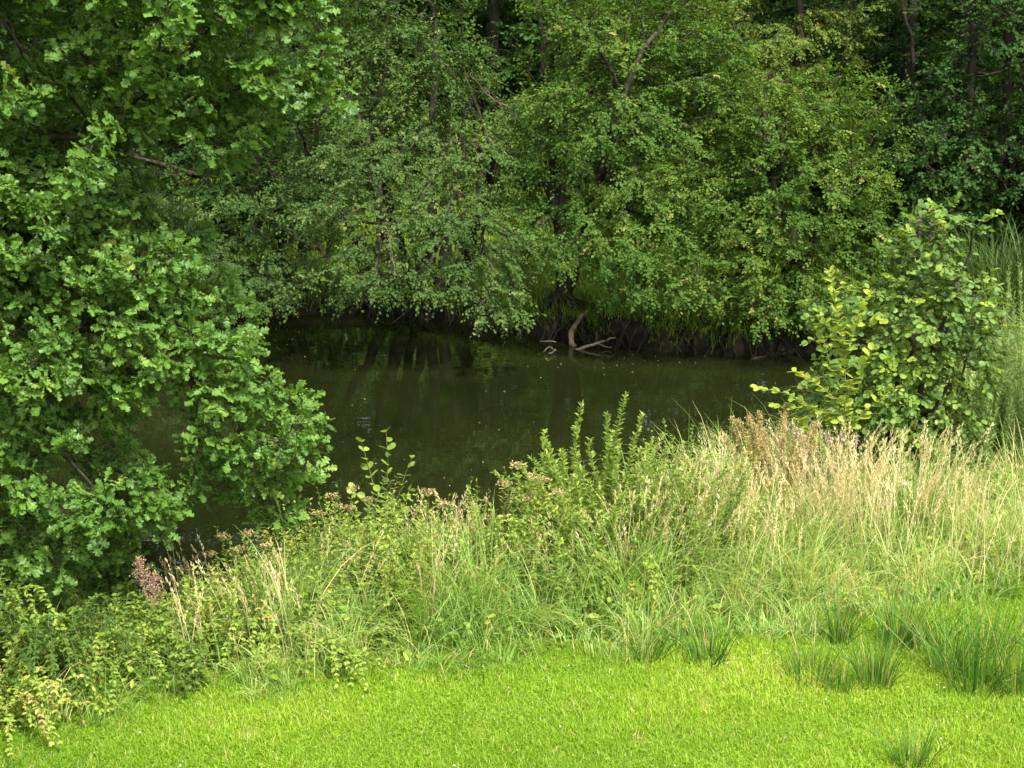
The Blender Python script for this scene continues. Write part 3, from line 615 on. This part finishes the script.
# umbellifers gone brown
um = [(335, 600, 500, 'brown umbellifer at the left of the small sapling'), (430, 590, 497, 'tallest brown umbellifer right of the small sapling'), (355, 600, 492, 'brown umbellifer right in front of the small sapling'), (520, 590, 470, 'brown umbellifer left of the willow shrub over the water'), (545, 590, 485, 'brown umbellifer leaning at the left foot of the willow shrub'), (225, 610, 540, 'brown umbellifer over the water beside the lowest oak bough'), (250, 610, 537, 'flat headed umbellifer right of the lowest oak bough'), (475, 590, 510, 'short brown umbellifer midway between sapling and willow shrub')]
for j, (px, py, top, lab) in enumerate(um):
    b = ygnd(px, py); q = lambda x, y: at(x, y, b[1])
    herb('umbellifer', lab, 'plant', b, [[b, q(px + 2, (py + top) / 2), q(px - 2, top)], [q(px + 1, (py + top) / 2), q(px + 10, (py + 2 * top) / 3 - 3), q(px + 14, top + 12)], [q(px, (py * .6 + top * .4)), q(px - 10, top + 30), q(px - 14, top + 18)]], LEAF, M_herb, .09, .5, seed=100 + j, gap=.06, heads=head_umbel(M_brown, .075), group='brown umbellifers along the near bank', stem_r=.004)
# red-brown dock plume beside the oak
b = ygnd(150, 668); q = lambda x, y: at(x, y, b[1])
herb('dock', 'red brown dock seed plume over the water at the left', 'plant', b, [[b, q(147, 620), q(145, 590), q(139, 558)], [b + (.02, 0, 0), q(150, 620), q(153, 600), q(156, 574)]], LEAF, M_herb, .1, .3, seed=120, gap=.1, heads=head_panicle(M_rust, .27, .09), stem_r=.004)

# broadleaved bank plants: brambles and nettles, each a mound of arching canes
def mound(name, label, cat, px, py, h, spread, n, mat, leafL, asp, tone, seed, tpl=LEAF, group=None, gap=.04, heads=None):
    r = np.random.default_rng(seed); b = ygnd(px, py); sts = []
    for i in range(n):
        a = r.uniform(0, 6.28); q = b + np.array([math.cos(a), math.sin(a), 0]) * spread * .35 * r.uniform(0, 1); q[2] = terrain(q[0], q[1]) - .02
        L = spread * r.uniform(.5, 1.1); hh = h * r.uniform(.5, 1.1); v = np.array([math.cos(a), math.sin(a), 0])
        e = q + v * L; e[2] = max(terrain(e[0], e[1]), WZ) + hh * r.uniform(.2, .7)
        sts.append([q, q + v * L * .3 + (0, 0, hh * .8), q + v * L * .65 + (0, 0, hh), e])
    return herb(name, label, cat, b, sts, tpl, mat, leafL, asp, tone=tone, seed=seed, gap=gap, lp=3, group=group, jit=.4, heads=heads, taper=.2)
br = [(190, 650, .45, .7, 30, .5, 'bramble mound left of the dock plume foot, nearest the oak'), (255, 640, .5, .7, 30, .55, 'bramble mound under the umbellifers beside the lowest oak bough'), (310, 605, .75, .6, 34, .6, 'tall yellow green bramble at the left of the small sapling'), (120, 665, .45, .7, 30, .42, 'dull bramble mound below the oak at the water edge'),
      (420, 600, .6, .6, 30, .5, 'bramble around the right foot of the small sapling'), (550, 590, .7, .6, 30, .5, 'bramble at the left foot of the willow shrub'), (640, 610, .6, .6, 28, .58, 'bramble in front of the willow shrub among pale grass'), (330, 660, .3, .6, 24, .5, 'low bramble spilling towards the lawn in the left half'), (740, 560, .6, .6, 26, .5, 'bramble among the dry grass left of the young alder'),
      (340, 580, .7, .5, 26, .45, 'dark bramble right behind the small sapling')]
for j, (px, py, h, s_, n, tn, lab) in enumerate(br):
    mound('bramble', lab, 'bramble', px, py, h, s_, n, M_herb, .055, .62, tn, 130 + j, group='brambles on the near bank')
for j, (px, py, h) in enumerate([(270, 610, .7), (300, 590, .8), (335, 615, .75), (365, 600, .8), (400, 612, .7), (440, 605, .65), (470, 610, .6), (510, 600, .7), (560, 612, .65), (240, 640, .5), (215, 625, .45), (160, 640, .4), (610, 600, .7), (670, 600, .7), (720, 590, .7), (360, 640, .5), (290, 640, .6), (700, 570, .8), (655, 568, .85), (570, 580, .8), (320, 600, .85), (350, 605, .8), (420, 598, .75), (455, 596, .7), (490, 594, .7), (525, 592, .75), (285, 605, .75), (250, 625, .6), (230, 655, .5), (190, 665, .45), (140, 665, .4), (110, 680, .4), (165, 690, .35), (385, 625, .6), (430, 622, .55)]):
    b = ygnd(px, py)
    herb('nettle', 'upright leafy weed in the green tangle of the near bank', 'weed', b, upright(b, 20, h * 1.42, .30, r_, .3, .12), (LEAF, LANCE, LEAF, ROUND)[j % 4], M_herb, (.10, .11, .065, .06)[j % 4], (.5, .3, .6, .85)[j % 4], tone=.46 + .2 * math.sin(j * 2.3), seed=600 + j, gap=.05, lp=2, group='leafy weeds in the tangle of the near bank', jit=.4)
mound('blackthorn', 'dark bush in the shade directly under the oak', 'bush', 55, 690, .75, .6, 40, M_alder, .055, .55, .4, 150)
mound('spindle_bush', 'low yellowing bush at the bottom left corner', 'bush', 10, 725, .5, .6, 46, M_herb, .055, .55, .66, 151)
mound('blackthorn', 'green bush behind the yellowing one at the left edge', 'bush', -10, 680, .9, .7, 46, M_herb, .06, .55, .42, 152)

# ------------------------------------------------------------------ grasses
def blades(g, P, h, wd, lean_amt, tone, r, segs=4, az=None, curl=.5, tip_tone=.12):
    n = len(P); la = lean_amt * r.uniform(.3, 1.3, n); az = r.uniform(0, 6.28, n) if az is None else az
    hd = np.stack([np.cos(az), np.sin(az), np.zeros(n)], 1); ta = az + math.pi / 2 + r.normal(0, .6, n); sd_ = np.stack([np.cos(ta), np.sin(ta), np.zeros(n)], 1)
    V = np.zeros((n, (segs + 1) * 2, 3)); TT = np.zeros((n, (segs + 1) * 2))
    for i in range(segs + 1):
        t = i / segs; off = la * (t * .35 + t * t * .65); zz = t - curl * la * t ** 3 * .8
        c = P + hd * (h * off)[:, None]; c[:, 2] += h * zz
        ww = (wd * (1 - t) ** .6 * .5 + .0004)[:, None] if np.ndim(wd) else wd * (1 - t) ** .6 * .5 + .0004
        V[:, 2 * i] = c - sd_ * ww; V[:, 2 * i + 1] = c + sd_ * ww
        TT[:, 2 * i] = TT[:, 2 * i + 1] = np.clip(tone + tip_tone * (t - .4), 0, 1)
    q = np.array([(2 * i, 2 * i + 1, 2 * i + 3, 2 * i + 2) for i in range(segs)])
    Fs = (q[None] + (np.arange(n) * (segs + 1) * 2)[:, None, None]).reshape(-1, 4)
    g.add(V, Fs, TT.ravel())
def on_ground(xy): return np.column_stack([xy, terrain(xy[:, 0], xy[:, 1]) - .01])
# lawn edge in plan: distance y at which the mown lawn gives way to rough growth
edge_px = [(-300, 745), (0, 735), (120, 715), (210, 695), (340, 690), (430, 675), (550, 664), (650, 655), (760, 645), (860, 625), (950, 610), (1024, 600), (1300, 590)]
EP = np.array([gnd(x, y, 0)[:2] for x, y in edge_px])
def edge_y(x): return np.interp(x, EP[:, 0], EP[:, 1]) + .10 * np.sin(x * 4.3) + .06 * np.sin(x * 11 + 1)
r = np.random.default_rng(201)
g = Geo()
def lawn_patch(n, x0, x1, y0, y1, hmul, wmul):
    xy = np.column_stack([r.uniform(x0, x1, n), r.uniform(y0, y1, n)]); over = xy[:, 1] - edge_y(xy[:, 0]); xy = xy[over < .25]
    P = on_ground(xy); pat = .5 + .5 * np.sin(xy[:, 0] * 2.3 + np.sin(xy[:, 1] * 3.1)) * np.sin(xy[:, 1] * 2.9 + .5)
    h = (.035 + .03 * pat * r.uniform(.4, 1, len(P)) + .02 * r.uniform(0, 1, len(P)) ** 3) * hmul
    big = np.sin(xy[:, 0] * .9 + 1.7 * np.sin(xy[:, 1] * .8)) * np.sin(xy[:, 1] * 1.6 + xy[:, 0] * .5); tn = .40 + .16 * pat + .15 * big + .06 * np.clip(xy[:, 0], -4, 4) / 4 - .16 * smooth((-.5 - xy[:, 0]) / 3) + r.normal(0, .13, len(P)); dry = r.uniform(0, 1, len(P)) < .05 + .05 * (big > .55); tn[dry] = .98  # darker blade colour towards the left stands in for the oak's shade
    for q_ in ((705, 706), (640, 742), (480, 730), (935, 722), (250, 735)): dd_ = np.hypot(xy[:, 0] - gnd(*q_)[0], (xy[:, 1] - gnd(*q_)[1]) * .6); mk = dd_ < .1 * r.uniform(.3, 1, len(P)); tn[mk] = 1.0; P[mk, 2] -= .03
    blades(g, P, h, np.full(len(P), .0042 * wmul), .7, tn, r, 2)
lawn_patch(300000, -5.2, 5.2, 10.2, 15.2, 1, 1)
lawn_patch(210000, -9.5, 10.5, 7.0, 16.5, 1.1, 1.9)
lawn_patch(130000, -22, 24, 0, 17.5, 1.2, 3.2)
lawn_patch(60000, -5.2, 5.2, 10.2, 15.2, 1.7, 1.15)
# clover and plantain leaves in the sward
xy = np.column_stack([r.uniform(-5.5, 5.5, 26000), r.uniform(10.3, 15, 26000)]); xy = xy[(xy[:, 1] < edge_y(xy[:, 0]))]; pa = np.sin(xy[:, 0] * 1.7 + 2) * np.sin(xy[:, 1] * 2.3) + r.normal(0, .5, len(xy)); xy = xy[pa > .1]
P = on_ground(xy); P[:, 2] += r.uniform(.015, .045, len(P)); d = r.normal(0, 1, (len(P), 3)); d[:, 2] = .1
put_leaves(g, P, d, np.tile([0, 0, 1.], (len(P), 1)) + r.normal(0, .3, (len(P), 3)), .02, .018, np.clip(.4 + r.normal(0, .15, len(P)), 0, 1), LEAF)
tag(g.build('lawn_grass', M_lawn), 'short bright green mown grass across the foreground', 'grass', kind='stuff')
# clover heads
g = Geo(); xy = np.column_stack([r.uniform(-5, 5, 110), r.uniform(10.4, 14.6, 110)]); xy = xy[xy[:, 1] < edge_y(xy[:, 0])]; P = on_ground(xy); P[:, 2] += .06
for k in range(9):
    put_leaves(g, P, r.normal(0, 1, P.shape), r.normal(0, 1, P.shape), .009, .008, r.uniform(0, 1, len(P)), LEAF)
tag(g.build('clover_flowers', M_white), 'tiny whitish clover heads sprinkled over the lawn', 'flowers', kind='stuff')

# rough grass of the bank: pale arching blades in tufts
g = Geo()
def scatter(n, x0, x1, y0, y1, keep):
    xy = np.column_stack([r.uniform(x0, x1, n), r.uniform(y0, y1, n)]); s = shore_dist(xy[:, 0], xy[:, 1]); o = xy[:, 1] - edge_y(xy[:, 0]); m = keep(xy, s, o); return xy[m], s[m], o[m]
tx, ts, to = scatter(8500, -8, 9.5, 11, 23.5, lambda xy, s, o: (s > .1) & (o > 0) & (xy[:, 1] < 23.5))
for c, s, o in zip(tx, ts, to):
    wl = smooth((-1.6 - c[0]) / .8); wm = smooth((1.8 - c[0]) / .6) * smooth((o - 1.0) / .6)
    if r.uniform() < .42 * wl + .8 * wm * (1 - wl): continue
    m = int(r.integers(14, 40)); a = r.uniform(0, 6.28, m); rad = .13 * np.sqrt(r.uniform(0, 1, m))
    P = on_ground(c + np.column_stack([np.cos(a), np.sin(a)]) * rad[:, None])
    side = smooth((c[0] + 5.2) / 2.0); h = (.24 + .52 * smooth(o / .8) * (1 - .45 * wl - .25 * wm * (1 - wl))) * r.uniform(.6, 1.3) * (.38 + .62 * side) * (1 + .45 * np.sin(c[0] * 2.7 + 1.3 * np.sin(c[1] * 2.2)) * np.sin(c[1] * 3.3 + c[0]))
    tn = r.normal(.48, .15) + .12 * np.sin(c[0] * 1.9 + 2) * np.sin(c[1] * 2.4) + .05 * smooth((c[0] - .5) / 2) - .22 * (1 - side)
    tb = tn + r.normal(0, .11, m); st_ = r.uniform(0, 1, m) < (.05 + .10 * (r.uniform() < .3)); tb[st_] = r.uniform(.85, 1, st_.sum())
    gl = r.uniform(0, 6.28); blades(g, P, h * r.uniform(.55, 1.2, m), r.uniform(.005, .0135, m), r.uniform(.45, 1.15), np.clip(tb, 0, 1), r, 5, az=np.where(r.uniform(0, 1, m) < .45, gl + r.normal(0, .5, m), a + r.normal(0, .5, m)), curl=.65)
tag(g.build('rough_grass', M_tall), 'long pale green arching grass covering the near bank', 'long grass', kind='stuff')
# undergrowth leaves between the tufts
g = Geo(); xy, s, o = scatter(52000, -9, 11, 10.5, 24, lambda xy, s, o: (s > .0) & (o > .1) & (xy[:, 1] < 23.5) & (np.sin(xy[:, 0] * 3 + 1) * np.sin(xy[:, 1] * 3.7) + r.normal(0, .5, len(xy)) > -.15))
P = on_ground(xy); P[:, 2] += r.uniform(.03, .5, len(P)) * (.3 + .7 * smooth(o / 1.0)); d = r.normal(0, 1, P.shape); d[:, 2] *= .5
put_leaves(g, P, d, np.tile([0, -.2, 1.], (len(P), 1)) + r.normal(0, .45, P.shape), r.uniform(.04, .10, len(P)), r.uniform(.025, .06, len(P)), np.clip(r.normal(.5, .2, len(P)), 0, 1), LEAF)
tag(g.build('undergrowth', M_herb), 'mixed leafy weeds growing through the long grass', 'undergrowth', kind='stuff')
# dry flowering grass
g = Geo(); P_ = []
def dry_patch(n, px0, px1, py0, py1):
    for _ in range(n):
        b = ygnd(r.uniform(px0, px1), r.uniform(py0, py1)); k = int(r.integers(1, 7)) if r.uniform() < .5 else 1
        for _k in range(k): P_.append(b + (r.normal(0, .07), r.normal(0, .07), 0))
for (n, *q_) in [(125, 770, 970, 526, 580), (92, 700, 900, 522, 575), (36, 900, 1030, 530, 600), (110, 620, 790, 545, 610), (60, 420, 640, 570, 620), (36, 320, 500, 580, 640), (26, 160, 360, 610, 680)]: dry_patch(n, *q_)
P = np.array(P_); n = len(P); rightness = smooth((P[:, 0] - .2) / 1.6); h = (.78 + .26 * rightness) * r.uniform(.6, 1.16, n); az = r.uniform(0, 6.28, n) * .6 + 2.5 * np.sin(P[:, 0] * 2.1 + P[:, 1])
tn = np.clip(r.normal(.5, .22, n), 0, 1)
ra_ = np.random.default_rng(1); LEANS = .30
blades(g, P, h, np.full(n, .0065), LEANS, tn, ra_, 5, az=az, curl=.35)
# seed heads: slim plumes that continue each stalk
la = LEANS * np.random.default_rng(1).uniform(.3, 1.3, n); hd = np.stack([np.cos(az), np.sin(az), np.zeros(n)], 1); tip = P + hd * (h * la * .86)[:, None]; tip[:, 2] += h * (.93 - .35 * la * .66)
for k in range(26):
    t = r.uniform(0, 1, n); d = np.tile([0, 0, 1.], (n, 1)) + hd * (.2 + la[:, None]) + r.normal(0, .28, (n, 3))
    p = tip + (np.array([0, 0, 1]) * .9 + hd * (.2 + la[:, None])) * ((t - .45) * .26)[:, None] + r.normal(0, .006, (n, 3))
    put_leaves(g, p, d, r.normal(0, 1, (n, 3)), r.uniform(.02, .045, n), .007, np.clip(tn + r.normal(0, .15, n), 0, 1), LEAF)
tag(g.build('dry_grass', M_dry), 'straw coloured flowering grass standing on the near bank, thickest at the right', 'dry grass', kind='stuff')

# rush clumps on the lawn edge
def rush(px, py, hp, n, lab, seed, wide=.10):
    r = np.random.default_rng(seed); b = ygnd(px, py); h = hp / F * b[1]; g = Geo(); a = r.uniform(0, 6.28, n); rad = wide * np.sqrt(r.uniform(0, 1, n))
    A = b + np.column_stack([np.cos(a) * rad, np.sin(a) * rad, np.full(n, -.02)]); hh = h * r.uniform(.35, 1.18, n); ln = (rad / wide) * .34 * r.uniform(.2, 1.5, n) + np.abs(r.normal(0, .05, n))
    tn = r.uniform(0, 1, n); tn = np.where(r.uniform(0, 1, n) < .1, 1.0, tn * .9); fl_ = r.uniform(0, 1, n) < .12; ln = np.where(fl_, ln + r.uniform(.3, .8, n), ln)
    d = np.column_stack([np.cos(a) * ln, np.sin(a) * ln, np.ones(n)]); M1 = A + d * (hh * .5)[:, None]; B = A + d * hh[:, None] * (1, 1, .97) + np.column_stack([np.cos(a), np.sin(a), np.zeros(n)]) * (hh * ln * .35)[:, None]
    tubes(g, A, M1, np.full(n, .004), np.full(n, .0034), 3, tone=np.repeat(tn, 6)); tubes(g, M1, B, np.full(n, .0034), np.full(n, .0008), 3, tone=np.repeat(tn, 6))
    root = thing('rush_clump', lab, 'rush', b, 'rush clumps at the lawn edge'); settle(root, g.build('stems', M_rush))
for j, (px, py, hp, n, lab, wd) in enumerate([
    (708, 662, 48, 130, 'small rush clump where lawn meets pale grass, fourth quarter from left', .13), (648, 658, 50, 90, 'leftmost rush clump, half lost in the pale grass', .12),
    (838, 642, 62, 110, 'narrow upright rush clump at the foot of the dry grass', .09), (812, 678, 52, 120, 'loose low rush clump left of the two dense clumps', .20),
    (874, 684, 60, 190, 'dense dark fan of rush standing alone on the lawn', .13), (900, 644, 66, 150, 'rush clump behind the dense dark fan', .15),
    (948, 672, 78, 120, 'tall rush left of the tallest clump near the right edge', .16), (975, 688, 92, 150, 'tallest rush clump near the right edge', .20),
    (1018, 690, 85, 120, 'rush clump cut by the right edge of the picture', .18), (912, 764, 48, 110, 'thin rush tuft nearest the camera at the bottom', .13),
    (930, 648, 60, 80, 'rush tuft behind the tall pair near the right edge', .15), (990, 650, 70, 80, 'rush clump at the back beside the right edge', .15), (840, 690, 40, 80, 'short sparse rush tuft beside the dense dark fan', .12),
    (1070, 680, 85, 160, 'rush clump just outside the right edge', .16)]):
    rush(px, py, hp, int(n * .75), lab, 300 + j, wd)

# far bank grass and understorey
g = Geo(); n = 75000; xy = np.column_stack([r.uniform(-11, 13, n), r.uniform(26, 43, n)]); s = shore_dist(xy[:, 0], xy[:, 1]); xy = xy[(s > .35)]
P = on_ground(xy); tn = np.clip(r.normal(.55, .15, len(P)), 0, 1)
blades(g, P, r.uniform(.12, .4, len(P)), np.full(len(P), .011), .9, tn * (.6 + .5 * smooth((P[:, 1] - 31) / 3)), r, 3)  # tone rises into the clearing: its sunlight is put into the blade colour
xy = np.column_stack([r.uniform(-9, 10, 45000), r.uniform(25.5, 31, 45000)]); s = shore_dist(xy[:, 0], xy[:, 1]); xy = xy[(s > .12) & (s < .4) & (np.sin(xy[:, 0] * 2.3) + np.sin(xy[:, 0] * 5.1 + 1) + r.normal(0, .6, len(s)) > -.3)]
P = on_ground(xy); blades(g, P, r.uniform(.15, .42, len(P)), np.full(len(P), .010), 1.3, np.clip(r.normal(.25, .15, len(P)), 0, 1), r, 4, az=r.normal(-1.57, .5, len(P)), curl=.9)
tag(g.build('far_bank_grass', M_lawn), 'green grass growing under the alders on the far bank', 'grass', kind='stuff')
# sedge at the far right
for j, (px, Y, h, lab) in enumerate([(985, 28.6, 1.9, 'big dark clump of long sedge blades at the right, beyond the alder'), (1030, 28.0, 1.8, 'dark sedge clump cut by the right edge beyond the alder'), (935, 29.6, 1.4, 'sedge clump mostly hidden by the top of the young alder')]):
    b = gb(px, Y); rr2 = np.random.default_rng(400 + j); m = 420; a = rr2.uniform(0, 6.28, m); rad = .55 * np.sqrt(rr2.uniform(0, 1, m)); P = b + np.column_stack([np.cos(a) * rad, np.sin(a) * rad, np.zeros(m)]); P[:, 2] = terrain(P[:, 0], P[:, 1])
    g = Geo(); blades(g, P, h * rr2.uniform(.7, 1.25, m), np.full(m, .02), .75, np.clip(rr2.normal(.5, .2, m), 0, 1), rr2, 6, az=a + rr2.normal(0, .6, m), curl=.7)
    root = thing('sedge_clump', lab, 'sedge', b, 'sedge clumps beyond the young alder'); settle(root, g.build('blades', M_sedge))

# ------------------------------------------------------------------ dead wood at the far shore
def wood(name, label, cat, pts, ra, rb, mat, twigs=(), seed=1):
    rr2 = np.random.default_rng(seed); g = Geo(); path_tube(g, pts, ra, rb, 8, wob=.01, r=rr2)
    for tp, a, b in twigs: path_tube(g, tp, a, b, 5, wob=.006, r=rr2)
    o = g.build(name, mat, smooth_shade=True); return tag(o, label, cat)
sY = gnd(575, 345, WZ)[1]
S = lambda px, py, dy=0: at(px, py, sY + dy)
wood('curved_stump', 'pale curved dead stem bending down into the water under the centre alder', 'dead stem', [S(588, 312, .45), S(578, 322, .25), S(571, 333, .05), S(573, 345, -.05), S(575, 356, -.1)], .035, .06, M_palebark, seed=2)
wood('fallen_branch', 'bleached fallen branch lying on the water right of the curved stem', 'branch', [S(576, 350, -.3), S(590, 345, -.3), S(604, 341, -.25), S(615, 338, -.1)], .03, .012, M_deadwood, [([S(597, 343, -.3), S(606, 347, -.3), S(612, 347, -.35)], .012, .005)], 3)
wood('twig_tangle', 'tangle of pale dead twigs sticking out of the water left of the curved stem', 'twigs', [S(556, 350, -.6), S(549, 354, -.6), S(541, 360, -.6)], .018, .008, M_deadwood,
     [([S(553, 349, -.6), S(549, 347, -.6), S(543, 352, -.65)], .010, .005), ([S(549, 354, -.6), S(552, 360, -.65), S(551, 366, -.7)], .009, .004), ([S(545, 357, -.6), S(541, 366, -.65)], .008, .004), ([S(556, 342, -.3), S(548, 341, -.35), S(540, 342, -.4)], .012, .005)], 4)
lY = gnd(780, 352, WZ)[1]
Lw = lambda px, py, dy=0: at(px, py, lY + dy)
wood('low_limb', 'dark limb arching into the water at the right end of the pond', 'branch', [Lw(820, 326, .6), Lw(800, 338, .2), Lw(778, 352, -.2), Lw(750, 360, -.5)], .07, .03, M_root, [([Lw(790, 342, 0), Lw(800, 356, -.2), Lw(806, 362, -.3)], .03, .015)], 5)
# exposed roots along the far bank edge
g = Geo(); rr2 = np.random.default_rng(9)
for i in range(80):
    px = rr2.uniform(330, 830); k = int(np.argmin([abs(p[0] - px) for p in shore_px[3:15]])) + 3
    y0 = np.interp(px, [p[0] for p in shore_px[3:15]], [p[1] for p in shore_px[3:15]])
    p = gnd(px, y0, WZ); a = rr2.normal(0, .9); L = rr2.uniform(.25, .8)
    q0 = p + (0, .4, 0); q0[2] = terrain(q0[0], q0[1]) + .03; q1 = p + (math.sin(a) * L * .5, .02, .2 * rr2.uniform(.4, 1.3)); q2 = p + (math.sin(a) * L, -.2, -.12)
    path_tube(g, [q0, q1, q2], rr2.uniform(.012, .04), .008, 5, wob=.012, r=rr2)
tag(g.build('bank_roots', M_root), 'dark matted alder roots along the far water edge', 'roots', kind='stuff')
# bare pale twigs in the alders
for j, (pts, lab) in enumerate([([(510, 108), (492, 98), (480, 85), (470, 74)], 'bare pale twig hanging in the dark gap between the alders'), ([(395, 275), (392, 255), (390, 235), (402, 222)], 'yellow brown dead twig in the drooping alder over the water')]):
    Y = 27.0 if j == 0 else 25.2
    P_ = [at(x, y, Y + .05 * i) for i, (x, y) in enumerate(pts)]
    tw = []
    for i in range(12):
        u = rr2.integers(0, 3); s = P_[u] + (P_[u + 1] - P_[u]) * rr2.uniform(0, 1); q0 = norm(rr2.normal(0, 1, 3)) * .16; tw.append(([s, s + q0 * .5, s + q0 - (0, 0, .03)], .004, .002))
    wood('dead_twig', lab, 'twig', P_, .009, .003, M_palebark, tw, 20 + j)
# bits floating on the pond
g = Geo(); m = 90; px = np.concatenate([rr2.uniform(230, 760, 40), rr2.normal(610, 60, 25), rr2.normal(300, 40, 25)]); py = np.concatenate([rr2.uniform(340, 500, 40), rr2.normal(362, 6, 25), rr2.normal(345, 8, 25)]); P = np.array([gnd(a, b, WZ + .006) for a, b in zip(px, py)]); P = P[shore_dist(P[:, 0], P[:, 1]) < -.2]
put_leaves(g, P, rr2.normal(0, 1, P.shape) * (1, 1, .02), np.tile([0, 0, 1.], (len(P), 1)), rr2.uniform(.012, .04, len(P)), .015, rr2.uniform(0, 1, len(P)), LEAF)
tag(g.build('floating_bits', M_dry), 'pale specks of leaf and fluff floating on the pond', 'flotsam', kind='stuff')
# a few bindweed flowers
fl = [(245, 572, 'white bindweed flower on the bramble beside the lowest oak bough'), (905, 483, 'white flower among dry grass below the young alder')]
for j, (px, py, lab) in enumerate(fl):
    b = ygnd(px, py + 60); p = at(px, py, b[1] - .35); g = Geo(); m = 6; a = np.arange(m) * 6.283 / m
    d = np.column_stack([np.cos(a), np.full(m, -.35), np.sin(a)]); put_leaves(g, np.repeat(p[None], m, 0), d, np.tile([0, -1., .2], (m, 1)), .024, .017, r.uniform(.2, .9, m), LEAF)
    root = thing('bindweed_flower', lab, 'flower', p); 
    s = Geo(); path_tube(s, [p + (0, .02, 0), p + (.02, .15, -.2), [p[0] + .05, p[1] + .25, float(terrain(p[0] + .05, p[1] + .25))]], .003, .003, 4)
    settle(root, g.build('petals', M_white), s.build('stem', M_stem))
print('POLYS', ntri())
